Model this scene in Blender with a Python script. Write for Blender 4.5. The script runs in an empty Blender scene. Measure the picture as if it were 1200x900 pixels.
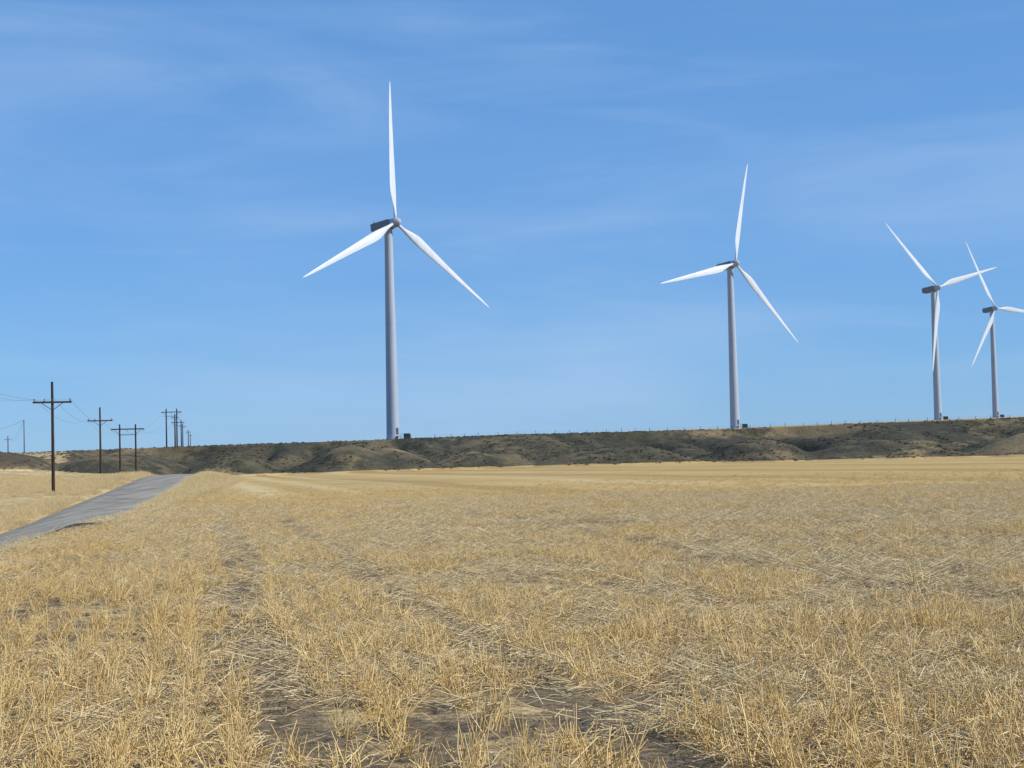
import bpy, math, random
import numpy as np
from mathutils import Matrix, Vector
R = math.radians
random.seed(7); rng = np.random.default_rng(11)
scene = bpy.context.scene
scene.view_settings.view_transform = 'Standard'
scene.view_settings.look = 'None'
scene.view_settings.exposure = 0

# ------------------------------------------------------------------ noise / terrain
def sst(a, b, x):
    t = np.clip((x - a) / (b - a), 0, 1); return t * t * (3 - 2 * t)
def vnoise(x, y, seed=0.0):
    xi = np.floor(x); yi = np.floor(y); xf = x - xi; yf = y - yi
    def h(a, b):
        v = np.sin(a * 127.1 + b * 311.7 + seed * 74.7) * 43758.5453
        return v - np.floor(v)
    u = xf * xf * (3 - 2 * xf); v = yf * yf * (3 - 2 * yf)
    return (h(xi, yi) * (1 - u) + h(xi + 1, yi) * u) * (1 - v) + (h(xi, yi + 1) * (1 - u) + h(xi + 1, yi + 1) * u) * v
def fbm(x, y, seed=0.0, o=4):
    s = 0; a = 0.5
    for i in range(o):
        s = s + a * vnoise(x, y, seed + i * 3.3); x = x * 2.03 + 11.1; y = y * 2.03 + 5.7; a *= 0.5
    return s / (1 - 0.5 ** o)

_yg = np.arange(-400, 1200, 2.0)
_rz = np.interp(_yg, [-400, 0, 60, 85, 100, 112, 130, 150, 173, 190, 220, 240, 265, 320, 400, 1200],
                [-4, -3.0, -2.9, -2.85, -2.65, -2.4, -1.9, -1.3, -0.62, -0.2, 0.85, 1.15, 1.0, 0.0, -0.3, -0.3])
_k = np.exp(-0.5 * (np.arange(-12, 13) / 4.0) ** 2); _k /= _k.sum()
_rz = np.convolve(np.pad(_rz, 12, mode='edge'), _k, mode='valid')
def road_x(y): return -16.5 - 0.14 * y
def road_z(y): return np.interp(y, _yg, _rz)
MOUNDS = [(-38, 408, 17, 26, 6.6), (-70, 402, 12, 22, 5.2), (-99, 408, 15, 24, 5.8), (-135, 412, 18, 22, 4.9), (-8, 432, 14, 20, 4.6), (28, 428, 20, 22, 5.2), (66, 432, 15, 24, 6.2),
          (98, 424, 22, 22, 5.2), (140, 428, 20, 26, 6.4), (176, 425, 20, 22, 5.6)]
def mound_h(x, y):
    wx = x + 9 * (fbm(x / 16, y / 16, 61, 3) - 0.5); wy = y + 11 * (fbm(x / 18, y / 18, 63, 3) - 0.5)
    m = np.zeros_like(x)
    for cx, cy, rx, ry, h in MOUNDS:
        dy = np.where(wy > cy, (wy - cy) / (ry * 3.0), (wy - cy) / ry)
        q = np.sqrt(((wx - cx) / (rx * 1.25)) ** 2 + dy ** 2)
        m = np.maximum(m, h * (1 - sst(0.15, 1.15, q)))
    return m
DX, DY = -14.9, 50.0
def ground_z(x, y):
    x = np.asarray(x, float); y = np.asarray(y, float)
    s = x - road_x(y)
    field = 0.10 * np.sin(x * 0.05 + 1.0) * sst(15, 60, y) + 0.22 * (fbm(x / 40, y / 40, 3, 3) - 0.5) * sst(20, 80, y)
    field = field - 0.55 * sst(180, 380, y) * sst(20, 140, x) + 0.05 * (fbm(x / 2.5, y / 2.5, 33, 3) - 0.5) * (1 - sst(50, 80, y))
    right = road_z(y) + (field - road_z(y)) * sst(3.4, 11.5, s)
    left = road_z(y) + 0.7 * sst(8, 60, -s) + 0.35 * (fbm(x / 15, y / 15, 8, 3) - 0.5) * sst(4, 9, -s) + 2.2 * sst(250, 380, y) * sst(0, 60, -s)
    left = left + 0.6 * sst(130, 60, y) * sst(6, 14, -s)
    z = np.where(s > 0, right, left)
    z = z + 0.14 * (fbm(x / 1.7, y / 1.7, 12, 3) - 0.5) * sst(5, 7, np.abs(s)) * (1 - sst(9, 12, s)) * (1 - sst(60, 140, y))
    z = z - 0.28 * (1 - sst(3.3, 5.4, np.abs(s)))          # road bed
    z = z + 0.55 * np.exp(-(((x - DX) / 2.0) ** 2 + ((y - DY) / 3.4) ** 2)) * (0.5 + 0.9 * fbm(x * 1.1, y * 1.1, 4, 3))
    # hills
    ys = np.maximum(y, 200.0)
    a = x / ys
    px = np.array([-0.6, -0.316, -0.21, -0.07, 0, 0.137, 0.211, 0.316, 0.6])
    rimz = np.interp(a, px, [8.0, 8.3, 9.1, 9.7, 10.1, 10.1, 10.8, 11.3, 12])
    slope = np.interp(a, px, [0.0125, 0.0128, 0.013, 0.0145, 0.016, 0.0178, 0.0188, 0.0202, 0.021])
    wx = x + 22 * (fbm(x / 60, y / 60, 21, 2) - 0.5)
    yf = 425 + 20 * (fbm(wx / 60, y / 260, 5.2, 2) - 0.5) * 2
    yr = 512 + 14 * (fbm(x / 70, 0.5 + 0 * x, 31, 2) - 0.5) * 2
    t = np.clip((y - yf) / (yr - yf), 0, 1)
    prof = sst(0.0, 1.0, t) ** 0.9
    g = 1 - np.abs(2 * fbm(wx / 40, y / 220, 14, 2) - 1)
    g = np.clip((g - 0.66) / 0.34, 0, 1)
    g2 = 1 - np.abs(2 * fbm(wx / 14 + y / 90, y / 80, 17, 2) - 1)
    g2 = np.clip((g2 - 0.66) / 0.34, 0, 1)
    cut = (0.62 * g + 0.26 * g2) * (4 * t * (1 - t)) ** 0.5
    hz = z + (rimz - z) * prof * (1 - cut)
    mh = mound_h(x, y)
    hz = np.maximum(hz, z + mh * (1 - 0.22 * g2))
    hz = hz + 0.45 * (fbm(x / 8, y / 8, 40, 3) - 0.5) * np.minimum(1, mh / 2 + sst(0.05, 0.3, t)) * (1 - 0.8 * sst(0.85, 1, t))
    plate = rimz + (np.minimum(y, 1300) - 512) * slope * 1.0
    far = sst(1300, 3200, y)
    plate = plate * (1 - far) + 4.0 * far
    out = np.where(y > 370, hz, z)
    out = np.where(y > yr, plate, out)
    return out
def gz(x, y): return float(ground_z(np.array([x]), np.array([y]))[0])

def lines(segs):
    o = []
    for a, b, st in segs: o += list(np.arange(a, b, st))
    return np.array(o)
xs = lines([(-14000, -2000, 1500), (-2000, -600, 100), (-600, -260, 20), (-260, -48, 1.8), (-48, 30, 0.7), (30, 330, 1.8), (330, 700, 15), (700, 2000, 100), (2000, 14001, 1500)])
ysl = lines([(-3000, -300, 300), (-300, -20, 20), (-20, 70, 0.7), (70, 330, 2.2), (330, 535, 1.4), (535, 700, 6), (700, 1400, 20), (1400, 3400, 100), (3400, 16001, 1200)])
X, Y = np.meshgrid(xs, ysl); Z = ground_z(X, Y)
nx, ny = len(xs), len(ysl)
verts = np.stack([X.ravel(), Y.ravel(), Z.ravel()], 1)
i = np.arange(nx * ny).reshape(ny, nx)
faces = np.stack([i[:-1, :-1].ravel(), i[:-1, 1:].ravel(), i[1:, 1:].ravel(), i[1:, :-1].ravel()], 1)
def np_mesh(name, v, f, smooth=True):
    me = bpy.data.meshes.new(name)
    me.vertices.add(len(v)); me.vertices.foreach_set('co', np.asarray(v, np.float32).ravel())
    k = f.shape[1]
    me.loops.add(f.size); me.loops.foreach_set('vertex_index', f.astype(np.int32).ravel())
    me.polygons.add(len(f)); me.polygons.foreach_set('loop_start', np.arange(0, f.size, k, dtype=np.int32))
    me.update(calc_edges=True); me.validate()
    if smooth: me.polygons.foreach_set('use_smooth', np.ones(len(me.polygons), bool))
    return me
def add(name, me, mat=None, parent=None):
    o = bpy.data.objects.new(name, me); scene.collection.objects.link(o)
    if mat: me.materials.append(mat)
    if parent: o.parent = parent
    return o
def fattr(me, name, vals):
    at = me.attributes.new(name, 'FLOAT', 'POINT'); at.data.foreach_set('value', np.asarray(vals, np.float32).ravel())

# ------------------------------------------------------------------ materials
class NT:
    def __init__(s, name):
        s.m = bpy.data.materials.new(name); s.m.use_nodes = True; s.t = s.m.node_tree
        s.b = s.t.nodes['Principled BSDF']; s.b.inputs['Specular IOR Level'].default_value = 0.15
    def n(s, ty, **k):
        nd = s.t.nodes.new(ty)
        for a, v in k.items(): setattr(nd, a, v)
        return nd
    def l(s, a, b): s.t.links.new(a, b)
    def setv(s, sock, v):
        if isinstance(v, bpy.types.NodeSocket): s.l(v, sock)
        else: sock.default_value = v
    def pos(s): return s.n('ShaderNodeNewGeometry').outputs['Position']
    def mapping(s, vec, rot=(0, 0, 0), scale=(1, 1, 1)):
        m = s.n('ShaderNodeMapping'); s.l(vec, m.inputs[0]); m.inputs['Rotation'].default_value = rot; m.inputs['Scale'].default_value = scale
        return m.outputs[0]
    def noise(s, vec, scale, detail=4, rough=0.55):
        n = s.n('ShaderNodeTexNoise'); s.l(vec, n.inputs['Vector']); n.inputs['Scale'].default_value = scale
        n.inputs['Detail'].default_value = detail; n.inputs['Roughness'].default_value = rough
        return n.outputs[0]
    def mr(s, v, a, b, c=0, d=1):
        n = s.n('ShaderNodeMapRange'); n.interpolation_type = 'SMOOTHSTEP'; s.l(v, n.inputs[0])
        for k, q in zip((1, 2, 3, 4), (a, b, c, d)): n.inputs[k].default_value = q
        return n.outputs[0]
    def mix(s, f, a, b):
        n = s.n('ShaderNodeMix'); n.data_type = 'RGBA'
        s.setv(n.inputs[0], f)
        for sk, v in ((n.inputs[6], a), (n.inputs[7], b)):
            if isinstance(v, bpy.types.NodeSocket): s.l(v, sk)
            else: sk.default_value = (*v, 1)
        return n.outputs[2]
    def math(s, op, a, b=0.0):
        n = s.n('ShaderNodeMath'); n.operation = op; s.setv(n.inputs[0], a); s.setv(n.inputs[1], b); return n.outputs[0]
    def attr(s, name):
        n = s.n('ShaderNodeAttribute'); n.attribute_name = name; return n.outputs['Fac']
    def bump(s, h, st, dist):
        n = s.n('ShaderNodeBump'); s.l(h, n.inputs['Height']); n.inputs['Strength'].default_value = st; n.inputs['Distance'].default_value = dist
        s.l(n.outputs[0], s.b.inputs['Normal'])
    def out(s, col, rough=0.9):
        s.setv(s.b.inputs['Base Color'], col if isinstance(col, bpy.types.NodeSocket) else (*col, 1)); s.b.inputs['Roughness'].default_value = rough
        return s.m

ROWH = -0.19
TRACKS = ((0.5, 0.32), (2.5, 0.26), (8.4, 0.28), (10.4, 0.28), (-5.2, .2))

def make_ground():
    m = NT('ground_soil_straw'); p = m.pos()
    rowv = m.mapping(p, rot=(0, 0, -math.atan(0.19)), scale=(1, 1, 1))
    fine = m.noise(p, 9, 6, 0.7); med = m.noise(p, 1.1, 6, 0.65); big = m.noise(p, 0.045, 4, 0.5)
    st = m.noise(m.mapping(rowv, scale=(1.0, 0.03, 1)), 0.22, 5, 0.6)
    st2 = m.noise(m.mapping(rowv, scale=(1.0, 0.012, 1)), 1.6, 3, 0.6)
    st3 = m.noise(m.mapping(rowv, scale=(1.0, 0.02, 1)), 0.09, 2, 0.5)
    soil = m.mix(m.mr(fine, 0.3, 0.7), (0.075, 0.054, 0.034), (0.27, 0.20, 0.12))
    chaff = m.mix(m.mr(fine, 0.35, 0.65), (0.36, 0.25, 0.11), (0.70, 0.52, 0.26))
    near = m.mix(m.mr(med, 0.45, 0.60), soil, chaff)
    sx = m.n('ShaderNodeSeparateXYZ'); m.l(p, sx.inputs[0])
    cco = m.math('ADD', sx.outputs[0], m.math('MULTIPLY', sx.outputs[1], 0.19))
    wob = m.math('MULTIPLY', m.math('SINE', m.math('MULTIPLY', sx.outputs[1], 0.25)), 0.12)
    for c0, w in TRACKS:
        dd = m.math('ABSOLUTE', m.math('SUBTRACT', m.math('SUBTRACT', cco, wob), c0))
        dd = m.math('ADD', dd, m.math('MULTIPLY', m.math('SUBTRACT', med, 0.5), 0.7))
        near = m.mix(m.mr(dd, w * .7, w * 1.4, 0.8, 0.0), near, soil)
    g1 = m.mix(m.mr(st, 0.38, 0.62), (0.46, 0.30, 0.10), (0.68, 0.49, 0.215))
    g2 = m.mix(m.mr(st2, 0.35, 0.7), g1, (0.56, 0.39, 0.15))
    g3 = m.mix(m.mr(med, 0.3, 0.75), g2, (0.45, 0.31, 0.12))
    g4 = m.mix(m.math('MULTIPLY', m.mr(big, 0.4, 0.65), 0.6), g3, (0.41, 0.28, 0.115))
    g4 = m.mix(m.math('MULTIPLY', m.mr(st3, 0.50, 0.56), 0.7), g4, (0.36, 0.235, 0.085))
    fld = m.mix(m.attr('far'), near, g4)
    fld = m.mix(m.math('MULTIPLY', m.attr('swath'), 0.6), fld, (0.72, 0.56, 0.30))
    gr = m.mix(m.mr(m.noise(p, 0.5, 6, 0.7), 0.35, 0.65), (0.40, 0.28, 0.12), (0.66, 0.51, 0.27))
    gr = m.mix(m.mr(m.noise(p, 0.09, 4, 0.6), 0.48, 0.68), gr, (0.30, 0.22, 0.10))
    c = m.mix(m.attr('verge'), fld, gr)
    # hills
    h1 = m.noise(p, 0.022, 4, 0.55); h2 = m.noise(p, 0.25, 6, 0.7); h3 = m.noise(m.mapping(p, scale=(1, 0.35, 1)), 0.05, 4, 0.55)
    hc = m.mix(m.mr(h2, 0.35, 0.68), (0.060, 0.057, 0.038), (0.130, 0.108, 0.068))
    tan_f = m.math('MULTIPLY', m.mr(m.math('ADD', h1, m.math('MULTIPLY', m.math('SUBTRACT', h2, 0.5), 0.35)), 0.51, 0.60), 0.85)
    hc = m.mix(tan_f, hc, (0.28, 0.205, 0.108))
    hc = m.mix(m.math('MULTIPLY', m.mr(h3, 0.56, 0.64), 0.5), hc, (0.095, 0.062, 0.044))
    hc = m.mix(m.math('MULTIPLY', m.attr('gully'), 0.75), hc, (0.038, 0.041, 0.028))  # gullies darkened in the colour: vegetation plus painted occlusion-like shade
    hc = m.mix(m.math('MULTIPLY', m.attr('dark_band'), 0.75), hc, m.mix(m.mr(h2, .4, .6), (0.040, 0.042, 0.027), (0.085, 0.078, 0.05)))
    hc = m.mix(m.math('MULTIPLY', m.attr('crest'), 0.5), hc, (0.25, 0.19, 0.108))
    hb = m.math('ADD', m.attr('hill'), m.math('MULTIPLY', m.math('SUBTRACT', h2, 0.5), 0.9))
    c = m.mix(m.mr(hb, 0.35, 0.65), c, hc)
    pl = m.math('ADD', m.attr('plateau'), m.math('MULTIPLY', m.math('SUBTRACT', h2, 0.5), 1.0))
    c = m.mix(m.mr(pl, 0.35, 0.65), c, (0.42, 0.31, 0.16))
    d = m.math('ADD', m.attr('dirt'), m.math('MULTIPLY', m.math('SUBTRACT', med, 0.5), 1.6))
    c = m.mix(m.mr(d, 0.4, 0.6), c, m.mix(m.mr(fine, 0.3, 0.7), (0.05, 0.036, 0.026), (0.15, 0.11, 0.08)))
    hgt = m.math('ADD', m.math('MULTIPLY', fine, 0.3), m.math('MULTIPLY', med, 1.0))
    hgt = m.math('ADD', hgt, m.math('MULTIPLY', m.math('MULTIPLY', h2, m.attr('hill')), 6.0))
    m.bump(hgt, 1.0, 0.16)
    return m.out(c, 0.95)
ground_me = np_mesh('ground', verts, faces)
x, y = X.ravel(), Y.ravel()
S = x - road_x(y)
wxx = x + 22 * (fbm(x / 60, y / 60, 21, 2) - 0.5)
yfn = 425 + 20 * (fbm(wxx / 60, y / 260, 5.2, 2) - 0.5) * 2
MH = mound_h(x, y)
fattr(ground_me, 'hill', np.maximum(sst(-8, 8, y - yfn), sst(0.2, 0.9, MH)))
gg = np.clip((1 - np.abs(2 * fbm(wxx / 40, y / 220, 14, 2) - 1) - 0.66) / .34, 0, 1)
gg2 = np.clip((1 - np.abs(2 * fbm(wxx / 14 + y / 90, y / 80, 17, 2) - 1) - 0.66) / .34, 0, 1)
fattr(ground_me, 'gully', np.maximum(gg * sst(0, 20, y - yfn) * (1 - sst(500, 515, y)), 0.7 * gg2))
fattr(ground_me, 'crest', sst(4.6, 6.0, MH) * (1 - sst(440, 470, y)) * 0.8)
sh = lambda cx, rx: np.exp(-((x - cx + 8 * (fbm(x / 20, y / 20, 81, 3) - .5)) / rx) ** 2)
fattr(ground_me, 'dark_band', np.clip(sh(-52, 12) + sh(-88, 9) + 0.8 * sh(8, 22) + 0.5 * sh(175, 30), 0, 1) * (1 - 0.6 * sst(485, 510, y)))  # dark olive bands across the slope, weaker near the rim
fattr(ground_me, 'plateau', np.maximum(sst(508, 530, y) * np.maximum(sst(560, 700, y), sst(-20, 120, x)), sst(0.25, 0.31, -x / np.maximum(y, 1)) * sst(420, 460, y) * 1.3))
fattr(ground_me, 'far', sst(35, 85, y))
cc = x - ROWH * y
fattr(ground_me, 'swath', (np.exp(-((cc - 4.0) / 1.3) ** 2) + 0.8 * np.exp(-((cc - 9.5) / 0.9) ** 2) + 0.6 * np.exp(-((cc - 16) / 1.2) ** 2) + 0.5 * np.exp(-((cc - 30) / 2.5) ** 2)) * sst(70, 120, y))
vd = S + 2.5 * (fbm(x / 6, y / 6, 50, 3) - 0.5)
fattr(ground_me, 'verge', np.where(vd < 8.5, 1, 0) * 1.0)
dirtf = lambda x, y: np.exp(-(((x - DX) / 2.5) ** 2 + ((y - DY) / 4.5) ** 2))
fattr(ground_me, 'dirt', dirtf(x, y) * 1.3)
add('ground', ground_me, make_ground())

# road
def make_road():
    ysr = np.arange(-60, 330, 2.0); prof = [(-4.1, -0.42), (-3.6, -0.10), (-2.2, -0.02), (-1.1, 0.015), (0, 0.05), (1.1, 0.015), (2.2, -0.02), (3.6, -0.10), (4.1, -0.42)]
    v = []; sv = []
    for yy in ysr:
        for s, dz in prof:
            e = 0.35 * (float(fbm(np.array([yy / 3]), np.array([s]), 60, 2)[0]) - 0.5) if abs(s) > 3 else 0
            v.append((road_x(yy) + s + e, yy, float(road_z(yy)) + dz)); sv.append(s)
    k = len(prof); n = len(ysr); ii = np.arange(n * k).reshape(n, k)
    f = np.stack([ii[:-1, :-1].ravel(), ii[:-1, 1:].ravel(), ii[1:, 1:].ravel(), ii[1:, :-1].ravel()], 1)
    me = np_mesh('gravel_road', np.array(v), f); fattr(me, 's', sv)
    m = NT('gravel'); p = m.pos(); s = m.attr('s')
    a = m.mix(m.mr(m.noise(p, 14, 5, 0.8), 0.35, 0.65), (0.15, 0.138, 0.112), (0.37, 0.338, 0.275))
    st = m.noise(m.mapping(p, rot=(0, 0, math.atan(-0.14) * -1), scale=(1, 0.04, 1)), 1.1, 4, 0.6)
    a = m.mix(m.math('MULTIPLY', m.mr(st, 0.42, 0.6), 0.75), a, (0.36, 0.325, 0.262))
    a = m.mix(m.math('MULTIPLY', m.mr(m.noise(p, 0.25, 6, 0.7), 0.48, 0.66), 0.6), a, (0.15, 0.136, 0.11))
    e = m.math('ADD', m.math('ABSOLUTE', s), m.math('MULTIPLY', m.noise(p, 1.2, 5, 0.65), 1.8))
    a = m.mix(m.mr(e, 3.7, 4.7), a, (0.42, 0.33, 0.19))
    m.bump(m.noise(p, 5, 6, 0.75), 0.6, 0.08)
    add('gravel_road', me, m.out(a, 0.95))
make_road()

# ------------------------------------------------------------------ straw / grass
def straw_mat(name, lo, mid, hi):
    m = NT(name); oi = m.n('ShaderNodeObjectInfo').outputs['Random']; p = m.pos()
    a = m.mix(m.attr('tone'), lo, hi)
    a = m.mix(m.math('MULTIPLY', m.mr(m.noise(p, 0.16, 4, 0.6), 0.42, 0.62), 0.6), a, mid)
    a = m.mix(m.math('MULTIPLY', oi, 0.3), a, hi)
    m.b.inputs['Specular IOR Level'].default_value = 0.35
    tr = m.n('ShaderNodeBsdfTranslucent'); m.l(a, tr.inputs[0])
    mx = m.n('ShaderNodeMixShader'); mx.inputs[0].default_value = 0.12
    mat = m.out(a, 0.45)
    out = m.t.nodes['Material Output']; m.l(m.b.outputs[0], mx.inputs[1]); m.l(tr.outputs[0], mx.inputs[2]); m.l(mx.outputs[0], out.inputs[0])
    return mat
M_STRAW = straw_mat('straw', (0.46, 0.26, 0.065), (0.72, 0.49, 0.18), (0.95, 0.74, 0.36))
M_LITTER = straw_mat('straw_litter', (0.42, 0.28, 0.115), (0.70, 0.52, 0.26), (0.94, 0.79, 0.48))
M_GRASS = straw_mat('dry_grass', (0.54, 0.38, 0.15), (0.74, 0.57, 0.29), (0.90, 0.75, 0.44))

def stalks_mesh(name, specs, mat):
    V = []; F = []; T = []
    for pts, r, tone in specs:
        b = len(V); n = len(pts)
        ph = random.random() * 6
        for j, pt in enumerate(pts):
            rr = r * (1 - 0.25 * j / (n - 1))
            for k in range(3):
                an = ph + k * 2.094
                d = (pts[min(j + 1, n - 1)] - pts[max(j - 1, 0)]).normalized()
                u = d.orthogonal().normalized(); w = d.cross(u)
                V.append(pt + u * math.cos(an) * rr + w * math.sin(an) * rr); T.append(tone)
        for j in range(n - 1):
            for k in range(3):
                k2 = (k + 1) % 3
                F.append((b + j * 3 + k, b + j * 3 + k2, b + j * 3 + 3 + k2, b + j * 3 + 3 + k))
    me = np_mesh(name, np.array([tuple(q) for q in V]), np.array(F), smooth=False)
    fattr(me, 'tone', T); me.materials.append(mat)
    return bpy.data.objects.new(name, me)

def row_tuft(i, L=0.36, n=26, w=0.034, hmin=0.10, hmax=0.32):
    sp = []
    for _ in range(n):
        a = Vector((random.gauss(0, w), random.uniform(-L / 2, L / 2), -0.02))
        h = random.uniform(hmin, hmax); lean = abs(random.gauss(0, 0.34)); az = random.uniform(0, 6.28)
        if random.random() < 0.18: lean = random.uniform(0.7, 1.45)
        d = Vector((math.sin(lean) * math.cos(az), math.sin(lean) * math.sin(az), math.cos(lean)))
        midp = a + d * h * 0.55; e = midp + (d + Vector((random.gauss(0, .25), random.gauss(0, .25), 0))).normalized() * h * 0.45
        sp.append(([a, midp, e], random.uniform(0.0022, 0.0044), random.random() ** 1.1))
    for _ in range(int(n * 0.4)):
        a = Vector((random.gauss(0, w * 2.0), random.uniform(-L / 2, L / 2), random.uniform(0, 0.10)))
        az = random.uniform(0, 6.28); l = random.uniform(0.06, 0.24)
        d = Vector((math.cos(az), math.sin(az), random.uniform(0.0, 0.8))).normalized()
        sp.append(([a, a + d * l * .6, a + d * l + Vector((0, 0, -0.03))], 0.003, random.random()))
    return stalks_mesh('stubble_tuft', sp, M_STRAW)
def litter(i, n=70, W=0.75):
    sp = []
    for _ in range(n):
        a = Vector((random.gauss(0, W / 2.4), random.gauss(0, W / 2.4), random.uniform(0.003, 0.07)))
        az = random.uniform(0, 6.28); l = random.uniform(0.05, 0.28)
        d = Vector((math.cos(az), math.sin(az), random.uniform(-0.05, 0.4))).normalized()
        sp.append(([a, a + d * l], random.uniform(0.0018, 0.0038), random.random()))
    return stalks_mesh('straw_litter_patch', sp, M_LITTER)
def grass_tuft(i, n=45, W=0.2, hmax=0.55):
    sp = []
    for _ in range(n):
        a = Vector((random.gauss(0, W), random.gauss(0, W), -0.03)); h = random.uniform(0.4, 1) * hmax
        lean = abs(random.gauss(0, 0.4)); az = random.uniform(0, 6.28)
        d = Vector((math.sin(lean) * math.cos(az), math.sin(lean) * math.sin(az), math.cos(lean)))
        q = a + d * h * .6; e = q + (d + Vector((d.x, d.y, -.2))).normalized() * h * .4
        sp.append(([a, q, e], random.uniform(0.003, 0.006), random.random()))
    return stalks_mesh('grass_tuft', sp, M_GRASS)

def source(name, objs):
    c = bpy.data.collections.new(name)
    for o in objs: c.objects.link(o)
    return c
def scatter(name, P, rot, scl, idx, coll):
    me = bpy.data.meshes.new(name); me.vertices.add(len(P)); me.vertices.foreach_set('co', P.astype(np.float32).ravel())
    at = me.attributes.new('rot', 'FLOAT_VECTOR', 'POINT'); at.data.foreach_set('vector', rot.astype(np.float32).ravel())
    at = me.attributes.new('scl', 'FLOAT_VECTOR', 'POINT'); at.data.foreach_set('vector', scl.astype(np.float32).ravel())
    at = me.attributes.new('idx', 'INT', 'POINT'); at.data.foreach_set('value', idx.astype(np.int32).ravel())
    o = bpy.data.objects.new(name, me); scene.collection.objects.link(o)
    g = bpy.data.node_groups.new(name + '_nodes', 'GeometryNodeTree')
    g.interface.new_socket('Geometry', in_out='INPUT', socket_type='NodeSocketGeometry')
    g.interface.new_socket('Geometry', in_out='OUTPUT', socket_type='NodeSocketGeometry')
    N = g.nodes; L = g.links
    gi = N.new('NodeGroupInput'); go = N.new('NodeGroupOutput'); ip = N.new('GeometryNodeInstanceOnPoints'); ci = N.new('GeometryNodeCollectionInfo')
    ci.inputs['Collection'].default_value = coll; ci.inputs['Separate Children'].default_value = True; ci.inputs['Reset Children'].default_value = True
    def na(nm, ty):
        a = N.new('GeometryNodeInputNamedAttribute'); a.data_type = ty; a.inputs['Name'].default_value = nm; return a.outputs['Attribute']
    e = N.new('FunctionNodeEulerToRotation'); L.new(na('rot', 'FLOAT_VECTOR'), e.inputs[0])
    L.new(gi.outputs[0], ip.inputs['Points']); L.new(ci.outputs[0], ip.inputs['Instance']); ip.inputs['Pick Instance'].default_value = True
    L.new(na('idx', 'INT'), ip.inputs['Instance Index']); L.new(e.outputs[0], ip.inputs['Rotation']); L.new(na('scl', 'FLOAT_VECTOR'), ip.inputs['Scale'])
    L.new(ip.outputs[0], go.inputs[0])
    md = o.modifiers.new('scatter', 'NODES'); md.node_group = g
    return o

def frus(x, y, m=1.5): return (np.abs(x) < 0.335 * y + m)
def bare(x, y):   # patches of exposed soil: 0..1
    return sst(0.56, 0.66, fbm(x / 2.6, y / 4.5, 123, 3)) * (1 - sst(45, 70, y))
def rows(y0, y1, dc, dl, jc, jl):
    wid = 0.335 * y1 + 3 + 0.19 * y1
    cs = np.arange(-wid, wid + 0.19 * y1, dc); ls = np.arange(y0, y1, dl)
    C, Lg = np.meshgrid(cs, ls); C = C.ravel(); Lg = Lg.ravel()
    C = C + 0.05 * np.sin(Lg * 0.6 + C * 0.3) + rng.normal(0, 1, C.size) * jc * (1 + 2.0 * sst(0, 4, C)); Lg = Lg + rng.normal(0, jl, C.size)
    xx = C + ROWH * Lg; m = frus(xx, Lg)
    return xx[m], Lg[m], C[m]
parts = []
for (y0, y1, dc, dl, sc) in [(4.5, 38, 0.33, 0.24, 1.0), (38, 75, 0.33, 0.45, 1.15), (75, 130, 0.64, 0.9, 1.4), (4.5, 30, 0.55, 0.5, 1.0)]:
    extra = dc == 0.55
    xx, yy, c = rows(y0, y1, dc, dl, 0.5 if extra else (0.024 if y0 < 70 else 0.15), 0.08 if not extra else .4)
    keep = np.ones(len(xx), bool)
    if y0 < 70:
        for c0, w in TRACKS:
            keep &= ~((np.abs(c - c0 - 0.12 * np.sin(yy / 4) - .1 * (rng.random(len(xx)) - .5)) < w) & (rng.random(len(xx)) < 0.9))
    pn = fbm(xx / 1.6, yy / 2.2, 70, 3)
    thin = 0.24 + 0.15 * sst(13, 26, yy) * (1 - .5 * sst(40, 55, yy)) * sst(-8, 4, c) + 0.07 * sst(1, 5, c) * sst(8, 13, yy)
    keep &= rng.random(len(xx)) < np.clip((pn - thin) * 6, 0.08, 1)
    keep &= rng.random(len(xx)) < 1 - 0.8 * sst(55, 125, yy)
    keep &= rng.random(len(xx)) < 1 - 0.65 * bare(xx, yy)
    if extra: keep &= rng.random(len(xx)) < 0.03 + 0.5 * sst(-1, 4, c)
    keep &= (xx - road_x(yy) + 2.5 * (fbm(xx / 6, yy / 6, 50, 3) - 0.5)) > 8
    keep &= dirtf(xx, yy) < 0.3
    xx, yy, c = xx[keep], yy[keep], c[keep]
    n = len(xx)
    f = (1 - 0.32 * sst(12, 35, yy)) * (1 - 0.35 * sst(50, 110, yy)) * (0.65 if extra else 1)
    hs = (0.6 + 0.7 * rng.random(n)) * f * (0.7 + 0.65 * fbm(xx / 3, yy / 3, 77, 3))
    s3 = np.stack([np.full(n, sc) * (0.9 + .5 * rng.random(n)), np.full(n, sc), hs * (1 + (sc - 1) * .2)], 1)
    flip = rng.integers(0, 2, n) * math.pi
    rt = np.stack([rng.normal(0, .12, n), rng.normal(0, .12, n), math.atan(0.19) + flip + rng.normal(0, .18 if not extra else 1.5, n)], 1)
    parts.append((np.stack([xx, yy, ground_z(xx, yy)], 1), rt, s3, rng.integers(0, 12, n)))
P, Rr, Sc, Id = [np.concatenate(q) for q in zip(*parts)]
print('stubble instances', len(P))
scatter('wheat_stubble', P, Rr, Sc, Id, source('stubble_source', [row_tuft(k) for k in range(12)]))
NL = 16000
yy = 4.5 + (75 - 4.5) * rng.random(NL) ** 0.66; xx = (rng.random(NL) * 2 - 1) * (0.335 * yy + 1); c = xx - ROWH * yy
k = (fbm(xx / 1.3, yy / 2.0, 90, 3) + 0.3 * rng.random(NL) - 0.13 * (1 - sst(-1, 3, c)) * (1 - sst(25, 45, yy)) - 0.04 * (1 - sst(10, 18, yy))) > 0.57; k &= xx - road_x(yy) > 8
k &= rng.random(NL) < 1 - 0.85 * bare(xx, yy)
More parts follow.
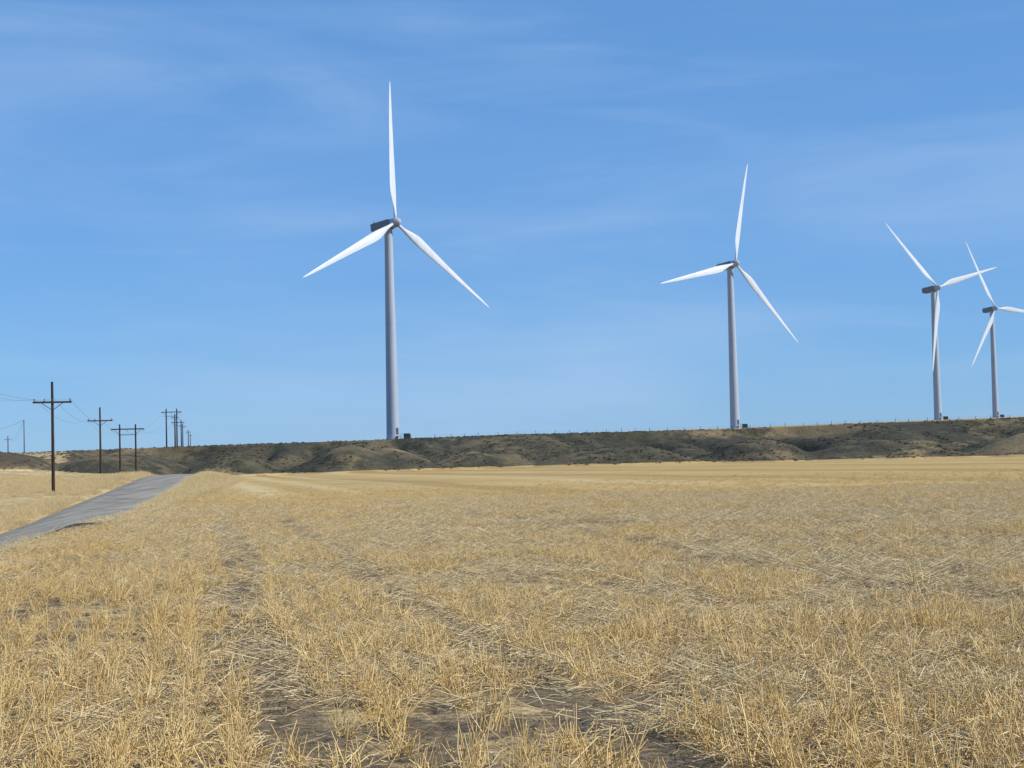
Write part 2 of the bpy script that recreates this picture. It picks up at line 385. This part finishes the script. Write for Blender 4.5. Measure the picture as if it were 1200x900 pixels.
for c0, w in TRACKS: k &= ~((np.abs(c - c0 - .12 * np.sin(yy / 4)) < w + .12) & (rng.random(NL) < .85) & (yy < 50))
k &= dirtf(xx, yy) < 0.3
xx, yy = xx[k], yy[k]; n = len(xx); z = ground_z(xx, yy)
s = 0.8 + 0.6 * rng.random(n)
scatter('straw_litter', np.stack([xx, yy, z], 1), np.stack([0 * xx, 0 * xx, rng.random(n) * 6.28], 1), np.stack([s, s, s], 1), rng.integers(0, 6, n), source('litter_source', [litter(k) for k in range(6)]))
print('litter', n)
N0 = 60000
yy = 35 + (250 - 35) * rng.random(N0); s = rng.uniform(-45, 10, N0); xx = road_x(yy) + s
pn = fbm(xx / 5, yy / 5, 95, 3)
k = frus(xx, yy, 3) & (np.abs(s) > 3.8 + 0.9 * rng.random(N0)) & (rng.random(N0) < np.where(s > 0, 1, np.clip(0.9 - (-s) / 50, .15, 1)))
k &= dirtf(xx, yy) < 0.25 + 0.15 * rng.random(N0)
k &= pn > np.where(s > 0, 0.36, 0.42)
xx, yy, s, pn = xx[k], yy[k], s[k], pn[k]; n = len(xx)
hs = (0.3 + 0.9 * rng.random(n)) * np.where(np.abs(s) < 8, 1.15, 0.7) * (0.3 + 1.4 * pn)
scatter('dry_grass', np.stack([xx, yy, ground_z(xx, yy)], 1), np.stack([0 * xx, 0 * xx, rng.random(n) * 6.28], 1), np.stack([1.5 + 0 * hs, 1.5 + 0 * hs, hs], 1), rng.integers(0, 6, n), source('grass_source', [grass_tuft(k) for k in range(6)]))
print('grass', n)
M_SAGE = NT('sagebrush_leaf')
M_SAGE_ = M_SAGE.out(M_SAGE.mix(M_SAGE.n('ShaderNodeObjectInfo').outputs['Random'], (0.050, 0.052, 0.034), (0.17, 0.14, 0.08)), 0.9)
def sage(i):
    V = []; F = []
    for _ in range(110):
        th = random.uniform(0, 6.28); r = random.uniform(0.1, 0.6) * random.uniform(.6, 1); zz = random.uniform(0, 0.6) * (1 - r * .8)
        c = Vector((math.cos(th) * r, math.sin(th) * r, zz)); b = len(V)
        for q in range(3): V.append(c + Vector((random.gauss(0, .09), random.gauss(0, .09), random.gauss(0, .08))))
        F.append((b, b + 1, b + 2))
    me = np_mesh('sagebrush_clump', np.array([tuple(q) for q in V]), np.array(F), False); me.materials.append(M_SAGE_)
    return bpy.data.objects.new('sagebrush_clump', me)
N0 = 9000
yy = rng.uniform(380, 530, N0); xx = rng.uniform(-0.36, 0.36, N0) * yy
h_ = fbm(xx / 14, yy / 22, 99, 3)
k = (h_ > 0.47) & ((yy > 424) | (mound_h(xx, yy) > .3)); xx, yy = xx[k], yy[k]; n = len(xx); s = rng.uniform(.25, .75, n)
scatter('sagebrush', np.stack([xx, yy, ground_z(xx, yy)], 1), np.stack([0 * xx, 0 * xx, rng.random(n) * 6.28], 1), np.stack([s * 1.4, s * 1.4, s * .7], 1), rng.integers(0, 5, n), source('sage_source', [sage(k) for k in range(5)]))

# ------------------------------------------------------------------ mesh helpers
class MB:
    def __init__(s): s.v = []; s.f = []
    def ring_loft(s, rings, cap=True):
        b = len(s.v); k = len(rings[0])
        for r in rings: s.v += [tuple(q) for q in r]
        for j in range(len(rings) - 1):
            for a in range(k):
                a2 = (a + 1) % k; s.f.append((b + j * k + a, b + j * k + a2, b + (j + 1) * k + a2, b + (j + 1) * k + a))
        if cap:
            s.f.append(tuple(b + a for a in range(k))[::-1]); s.f.append(tuple(b + (len(rings) - 1) * k + a for a in range(k)))
    def tube(s, p0, p1, r0, r1=None, k=8):
        r1 = r0 if r1 is None else r1; p0 = Vector(p0); p1 = Vector(p1); d = (p1 - p0).normalized(); u = d.orthogonal().normalized(); w = d.cross(u)
        s.ring_loft([[p + (u * math.cos(6.28318 * a / k) + w * math.sin(6.28318 * a / k)) * r for a in range(k)] for p, r in ((p0, r0), (p1, r1))])
    def box(s, c, d, rot=0):
        c = Vector(c); m = Matrix.Rotation(rot, 3, 'Z'); b = len(s.v)
        for z in (-1, 1):
            for a, e in ((-1, -1), (1, -1), (1, 1), (-1, 1)): s.v.append(tuple(c + m @ Vector((a * d[0] / 2, e * d[1] / 2, z * d[2] / 2))))
        s.f += [(b + 3, b + 2, b + 1, b), (b + 4, b + 5, b + 6, b + 7), (b, b + 1, b + 5, b + 4), (b + 1, b + 2, b + 6, b + 5), (b + 2, b + 3, b + 7, b + 6), (b + 3, b, b + 4, b + 7)]
    def obj(s, name, mat, parent=None, smooth=False, bevel=0):
        me = bpy.data.meshes.new(name); me.from_pydata(s.v, [], s.f); me.update()
        if smooth:
            for p in me.polygons: p.use_smooth = True
            me.set_sharp_from_angle(angle=R(28))
        o = add(name, me, mat, parent)
        if bevel:
            b = o.modifiers.new('b', 'BEVEL'); b.width = bevel; b.segments = 3; b.limit_method = 'ANGLE'
        return o

def paint(name, col, rough, var=0.06, sc=0.6):
    m = NT(name); p = m.n('ShaderNodeTexCoord').outputs['Object']
    c2 = tuple(q * (1 - var * 2.2) for q in col)
    streak = m.noise(m.mapping(p, scale=(1, 1, 0.08)), sc, 5, 0.6)
    m.b.inputs['Specular IOR Level'].default_value = 0.4
    return m.out(m.mix(m.mr(streak, 0.45, 0.75), col, c2), rough)
M_WHITE = paint('turbine_white_paint', (0.53, 0.575, 0.63), 0.5)
M_TOWER = paint('tower_paint', (0.35, 0.40, 0.475), 0.55)
M_NAC = paint('nacelle_grey_paint', (0.16, 0.18, 0.21), 0.5)
M_DARK = paint('dark_metal', (0.06, 0.065, 0.07), 0.6)
M_GREEN = paint('transformer_green_paint', (0.04, 0.06, 0.05), 0.5)
M_CONC = paint('concrete', (0.38, 0.36, 0.33), 0.9)

def blade(Rl, name, parent, mat4):
    st = [(0.0, 1.05, 1.0, 0), (0.03, 1.05, 1.0, 0), (0.07, 1.3, 0.75, .3), (0.13, 2.3, .42, .8), (0.19, 3.15, .28, 1), (0.25, 3.25, .23, 1), (0.35, 2.85, .2, 1), (0.5, 2.25, .18, 1), (0.65, 1.75, .17, 1), (0.8, 1.25, .16, 1), (0.9, .88, .15, 1), (0.96, .55, .14, 1), (0.99, .28, .14, 1), (1.0, .1, .14, 1)]
    k = 24; rings = []
    for f, ch, th, af in st:
        tw = math.radians(16 * (1 - f) ** 2 + 2); ring = []
        for a in range(k):
            t = 2 * math.pi * a / k
            cx, cy = math.cos(t) * .5 * ch, math.sin(t) * .5 * ch * th
            xn = (1 - math.cos(t)) / 2
            yt = 5 * th * (0.2969 * math.sqrt(xn) - .126 * xn - .3516 * xn ** 2 + .2843 * xn ** 3 - .1036 * xn ** 4) * ch
            ax = (0.32 - xn) * ch; ay = (yt if math.sin(t) >= 0 else -yt * 0.7) - 0.02 * ch * math.sin(math.pi * xn)
            X_ = cx * (1 - af) + ax * af; Y_ = cy * (1 - af) + ay * af
            c, s_ = math.cos(tw), math.sin(tw)
            ring.append(mat4 @ Vector((X_ * c - Y_ * s_, X_ * s_ + Y_ * c - 1.0 * f * f, f * Rl)))
        rings.append(ring)
    b = MB(); b.ring_loft(rings)
    o = b.obj(name, M_WHITE, parent, False)
    for p in o.data.polygons: p.use_smooth = True
    return o

def turbine(tx, ty, hubz, yaw, theta0):
    e = bpy.data.objects.new('wind_turbine', None); scene.collection.objects.link(e)
    z0 = gz(tx, ty) - 0.1; e.location = (tx, ty, z0); e.rotation_euler = (0, 0, R(yaw))
    H = hubz - z0
    b = MB(); k = 48; topz = H - 1.9
    rad = lambda z: 2.2 + (1.35 - 2.2) * z / topz
    pts = [(0.2, 2.4), (0.5, 2.4), (0.5, rad(.5))]
    for fr in (.27, .55, .8):
        zz = fr * topz; pts += [(zz - .1, rad(zz)), (zz - .1, rad(zz) + .03), (zz + .1, rad(zz) + .03), (zz + .1, rad(zz))]
    pts += [(topz - .4, 1.36), (topz - .4, 1.55), (topz, 1.55)]
    b.ring_loft([[(math.cos(6.28318 * a / k) * r, math.sin(6.28318 * a / k) * r, z) for a in range(k)] for z, r in pts])
    b.obj('tower', M_TOWER, e, True)
    b = MB(); b.ring_loft([[(math.cos(6.28318 * a / k) * r, math.sin(6.28318 * a / k) * r, z) for a in range(k)] for z, r in ((-2, 4), (.15, 4), (.22, 3.6))]); b.obj('foundation', M_CONC, e)
    b = MB(); b.box((0, -2.19, 2.9), (0.95, .12, 2.2)); b.box((0, -2.8, 1.15), (1.4, 1.3, .12))
    for q in range(4): b.box((0, -3.6 - q * .28, .95 - q * .22), (1.1, .28, .06))
    b.tube((.6, -3.3, 1.1), (.6, -3.3, 2.2), .03); b.tube((-.6, -3.3, 1.1), (-.6, -3.3, 2.2), .03); b.tube((.6, -3.3, 2.2), (.6, -4.5, 1.3), .03); b.tube((-.6, -3.3, 2.2), (-.6, -4.5, 1.3), .03)
    b.obj('door', M_DARK, e)
    tilt = Matrix.Rotation(R(-6), 4, 'X'); ov = 3.6
    hubm = Matrix.Translation((0, -ov, H)) @ tilt
    def sec(yy, w, zb, zt, r=.35):
        o = []
        for (cx, cz, a0) in ((w / 2 - r, zt - r, 0), (-w / 2 + r, zt - r, 90), (-w / 2 + r, zb + r, 180), (w / 2 - r, zb + r, 270)):
            for q in range(4):
                an = R(a0 + q * 30); o.append(hubm @ Vector((cx + math.cos(an) * r, yy, cz + math.sin(an) * r)))
        return o
    b = MB(); b.ring_loft([sec(1.4, 2.2, -1.1, 1.1), sec(1.9, 2.9, -1.4, 1.4), sec(2.6, 3.2, -1.65, 1.6), sec(9.9, 3.2, -1.45, 1.7), sec(10.8, 3.1, -.9, 1.7)])
    b.obj('nacelle', M_NAC, e, True)
    b = MB(); q = hubm @ Vector((0, 9.6, 1.9)); b.box(q, (2.2, .25, .5)); b.tube(q + Vector((.9, 0, .2)), q + Vector((.9, 0, 1.3)), .04); b.tube(q + Vector((-.9, 0, .2)), q + Vector((-.9, 0, 1.3)), .04)
    b.obj('weather_mast', M_NAC, e)
    b = MB(); pr = [(1.35, 1.35), (1.3, 1.6), (.7, 1.7), (0, 1.72), (-.7, 1.6), (-1.4, 1.25), (-1.9, .85), (-2.2, .42), (-2.3, .05)]
    b.ring_loft([[hubm @ Vector((math.cos(6.28318 * a / 28) * r, yy, math.sin(6.28318 * a / 28) * r)) for a in range(28)] for yy, r in pr]); b.obj('hub', M_TOWER, e, True)
    for q in range(3):
        m4 = hubm @ Matrix.Rotation(R(theta0 + 120 * q), 4, 'Y') @ Matrix.Translation((0, 0, 1.1))
        blade(48.9, 'blade_%d' % (q + 1), e, m4)
    return e
turbs = [(-40.8, 550, 83.9, 48, 3.4), (101.0, 738, 89.2, 37, 16.4), (238.3, 909, 93.0, 31, 74.6), (327.3, 1099, 97.1, 28, 95.2)]
for ti, t in enumerate(turbs):
    turbine(*t)
    te = bpy.data.objects.new('transformer_cabinet', None); scene.collection.objects.link(te)
    px_, py_ = t[0] + 4.6, t[1] + 1.5; te.location = (px_, py_, gz(px_, py_))
    b = MB(); b.box((0, 0, .95), (2.1, 1.7, 1.7)); b.box((0, -.91, .9), (1.8, .12, 1.4)); b.box((0, 0, 1.86), (2.3, 1.9, .1)); b.obj('housing', M_GREEN, te, bevel=.03)
    b = MB(); b.box((0, 0, -.05), (3.2, 2.8, .3)); b.obj('pad', M_CONC, te)
    b = MB()
    for q in range(6): b.box((1.18, -.6 + q * .24, .95), (.25, .06, 1.2))
    b.obj('cooling_fins', M_GREEN, te)

# ------------------------------------------------------------------ power poles
wm = NT('weathered_wood'); wp = wm.n('ShaderNodeTexCoord').outputs['Object']
M_WOOD = wm.out(wm.mix(wm.mr(wm.noise(wm.mapping(wp, scale=(6, 6, .5)), 2, 5, .6), .35, .7), (0.028, 0.018, 0.015), (0.075, 0.052, 0.042)), .9)
M_INS = paint('insulator_ceramic', (0.10, 0.07, 0.06), .3)
M_WIRE = paint('wire_metal', (0.16, 0.16, 0.17), .5)
LINEDIR = math.atan2(19.4, 97)
def insul(b, x, y, z, up=True, r=.09):
    for q in range(3):
        b.tube((x, y, z + (q * .11 if up else -q * .15)), (x, y, z + (q * .11 if up else -q * .15) + .07), r, r * .6)
    b.tube((x, y, z - (0 if up else .45)), (x, y, z + .3 if up else z), .02)
def single_pole(x, y, h=12.0, arm=4.2, drop=2.3, rot=None, thick=.2):
    e = bpy.data.objects.new('utility_pole', None); scene.collection.objects.link(e)
    z = gz(x, y); e.location = (x, y, z); e.rotation_euler = (0, 0, LINEDIR if rot is None else rot)
    b = MB(); b.tube((0, 0, -.5), (0, 0, h), thick, thick * .68, 12); b.obj('pole', M_WOOD, e, True)
    if arm:
        za = h - drop
        b = MB(); b.box((0, -.2, za), (arm, .14, .2)); b.tube((-arm * .3, -.2, za), (0, -.12, za - .9), .035); b.tube((arm * .3, -.2, za), (0, -.12, za - .9), .035); b.obj('crossarm', M_WOOD, e)
        b = MB()
        for q in (-.46, -.2, .46): insul(b, arm * q, -.2, za + .1, True, .11)
        b.obj('insulators', M_INS, e)
    rz = e.rotation_euler[2]; za = h - drop + .4
    return [Vector((x + math.cos(rz) * arm * q, y + math.sin(rz) * arm * q, z + za)) for q in (-.46, .05, .46)]
def h_frame(x, y, h=12.0, sep=3.5, arm=7.4, drop=1.1, thick=.2):
    e = bpy.data.objects.new('h_frame_power_pole', None); scene.collection.objects.link(e)
    z = gz(x, y); e.location = (x, y, z); e.rotation_euler = (0, 0, LINEDIR)
    b = MB()
    for q in (-1, 1): b.tube((q * sep / 2, 0, -1.5), (q * sep / 2, 0, h), thick, thick * .7, 12)
    b.obj('poles', M_WOOD, e, True)
    b = MB(); b.box((0, -.22, h - drop), (arm, .16, .26)); b.box((0, -.22, h - drop - 1.3), (sep + .6, .1, .14))
    b.tube((-sep / 2, -.18, h - drop - 1.2), (-arm * .42, -.2, h - drop), .04); b.tube((sep / 2, -.18, h - drop - 1.2), (arm * .42, -.2, h - drop), .04)
    b.obj('crossarm', M_WOOD, e)
    b = MB()
    for q in (-.46, 0, .46): insul(b, arm * q, -.22, h - drop - .1, False)
    b.obj('insulators', M_INS, e)
    rz = LINEDIR
    return [Vector((x + math.cos(rz) * arm * q, y + math.sin(rz) * arm * q, z + h - drop - .6)) for q in (-.46, 0, .46)]
w = []
w.append(single_pole(-37.0, 84, 14.5)); w.append(single_pole(-51.4, 181, 12.4)); w.append(single_pole(-70.8, 278)); w.append(h_frame(-87.5, 368, thick=.24)); w.append(h_frame(-109.5, 520, 12.3, 3.3, 6.4, thick=.26))
w.append(single_pole(-127.2, 610, 12.5, 2.6, 1.4, thick=.3)); w.append(h_frame(-139.5, 675, 11.5, 2.6, 5.4, thick=.28)); w.append(single_pole(-161, 790, 11.5, 3.4, 1.4, thick=.28)); w.append(single_pole(-192.4, 960, 10.5, 3.2, 1.4, thick=.3)); w.append(single_pole(-241, 1210, 10.5, 3.2, 1.4, thick=.32))
v2 = [single_pole(-321, 1030, 11.5, 4.5, 2.3, thick=.34), single_pole(-181, 600, 12, .3, .1, thick=.19), single_pole(-128, 330, 14, 4.2, 2.3)]
b = MB()
def span(p, q, sag, r=.016, n=14):
    pts = [p.lerp(q, a / n) - Vector((0, 0, sag * 4 * (a / n) * (1 - a / n))) for a in range(n + 1)]
    for a in range(n): b.tube(pts[a], pts[a + 1], r, r, 4)
for A, B in zip(w[:-1], w[1:]):
    for p, q in zip(A, B): span(p, q, (q - p).length * .016)
for A, B in zip(v2[:-1], v2[1:]):
    for p, q in zip(A, B): span(p, q, 4, .02)
b.obj('overhead_wires', M_WIRE)

# fence on the rim
b = MB(); prev = None
fx = -25.0
while fx < 200:
    fy = 520 + 4 * math.sin(fx * .05); fz = gz(fx, fy); hh = random.uniform(1.0, 1.35)
    b.tube((fx, fy, fz - .3), (fx + random.uniform(-.08, .08), fy, fz + hh), .08, .06, 6)
    top = Vector((fx, fy, fz))
    if prev:
        for q in (.35, .7, 1.0): b.tube(prev + Vector((0, 0, q)), top + Vector((0, 0, q)), .006, .006, 3)
    prev = top; fx += random.uniform(4.2, 6.5)
b.obj('wire_fence', M_WOOD)

# distant mountain at the right
mx = np.linspace(5200, 12500, 80); my = np.linspace(18000, 22000, 14); MX, MY = np.meshgrid(mx, my)
pk = np.exp(-((MX - 7600) / 1500.0) ** 2) * 520 + np.exp(-((MX - 10200) / 1600) ** 2) * 700
MZ = -30 + pk * np.sin(np.pi * (MY - 18000) / 4000) * (.8 + .4 * fbm(MX / 700, MY / 700, 5, 4))
k = np.arange(MX.size).reshape(MX.shape)
mf = np.stack([k[:-1, :-1].ravel(), k[:-1, 1:].ravel(), k[1:, 1:].ravel(), k[1:, :-1].ravel()], 1)
mm = NT('hazy_mountain'); pm = mm.pos()
add('distant_mountain', np_mesh('distant_mountain', np.stack([MX.ravel(), MY.ravel(), MZ.ravel()], 1), mf), mm.out(mm.mix(mm.noise(pm, .002, 4), (0.24, 0.40, 0.66), (0.28, 0.44, 0.68)), 1))  # distance haze is put into the bluish base colour

# ------------------------------------------------------------------ light, sky
el, az = 35.0, 102.0     # azimuth clockwise from +Y
sd = Vector((math.sin(R(az)) * math.cos(R(el)), math.cos(R(az)) * math.cos(R(el)), math.sin(R(el))))
sun = bpy.data.lights.new('sun', 'SUN'); sun.energy = 5.0; sun.angle = R(.5); sun.color = (1, .94, .84)
so = bpy.data.objects.new('sun', sun); scene.collection.objects.link(so); so.rotation_euler = (-sd).to_track_quat('-Z', 'Y').to_euler()
wd = bpy.data.worlds.new('World'); scene.world = wd; wd.use_nodes = True; t = wd.node_tree
bg = t.nodes['Background']; sky = t.nodes.new('ShaderNodeTexSky'); sky.sky_type = 'NISHITA'; sky.sun_disc = False
sky.sun_elevation = R(el); sky.sun_rotation = R(az); sky.air_density = 1.0; sky.dust_density = 0.3; sky.ozone_density = 3.0; sky.altitude = 1000
def wmix(f, a, b_, bt='MIX'):
    q = t.nodes.new('ShaderNodeMix'); q.data_type = 'RGBA'; q.blend_type = bt
    for sk, v in ((q.inputs[0], f), (q.inputs[6], a), (q.inputs[7], b_)):
        if isinstance(v, bpy.types.NodeSocket): t.links.new(v, sk)
        else: sk.default_value = v
    return q.outputs[2]
c = wmix(1.0, sky.outputs[0], (0.74, 0.96, 1.18, 1), 'MULTIPLY')
c = wmix(0.5, c, (1.55, 4.1, 8.7, 1))
tc = t.nodes.new('ShaderNodeTexCoord')
def cirrus(scale, rot, ns, lo, hi, amt, c, dist=.6):
    mp = t.nodes.new('ShaderNodeMapping'); mp.inputs['Scale'].default_value = scale; mp.inputs['Rotation'].default_value = rot
    t.links.new(tc.outputs['Generated'], mp.inputs[0])
    no = t.nodes.new('ShaderNodeTexNoise'); no.inputs['Scale'].default_value = ns; no.inputs['Detail'].default_value = 7; no.inputs['Roughness'].default_value = .52; no.inputs['Distortion'].default_value = dist
    t.links.new(mp.outputs[0], no.inputs['Vector'])
    mr = t.nodes.new('ShaderNodeMapRange'); mr.interpolation_type = 'SMOOTHSTEP'; t.links.new(no.outputs[0], mr.inputs[0])
    mr.inputs[1].default_value = lo; mr.inputs[2].default_value = hi; mr.inputs[4].default_value = amt
    return wmix(mr.outputs[0], c, (4.4, 6.1, 8.8, 1))
c = cirrus((1.2, 1.2, 5), (0, R(14), R(20)), 2.2, .40, .80, .42, c)
c = cirrus((1.5, 1.5, 13), (0, R(20), R(5)), 2.6, .46, .82, .22, c, .6)
t.links.new(c, bg.inputs[0]); bg.inputs[1].default_value = 0.1

# ------------------------------------------------------------------ camera
cam = bpy.data.cameras.new('camera'); co = bpy.data.objects.new('camera', cam); scene.collection.objects.link(co)
cam.sensor_width = 36; cam.lens = 57; cam.clip_start = .1; cam.clip_end = 60000
co.matrix_world = Matrix.Translation((0, 0, 1.7)) @ Matrix.Rotation(R(90 + 2.74), 4, 'X') @ Matrix.Rotation(-0.026, 4, 'Z')
scene.camera = co
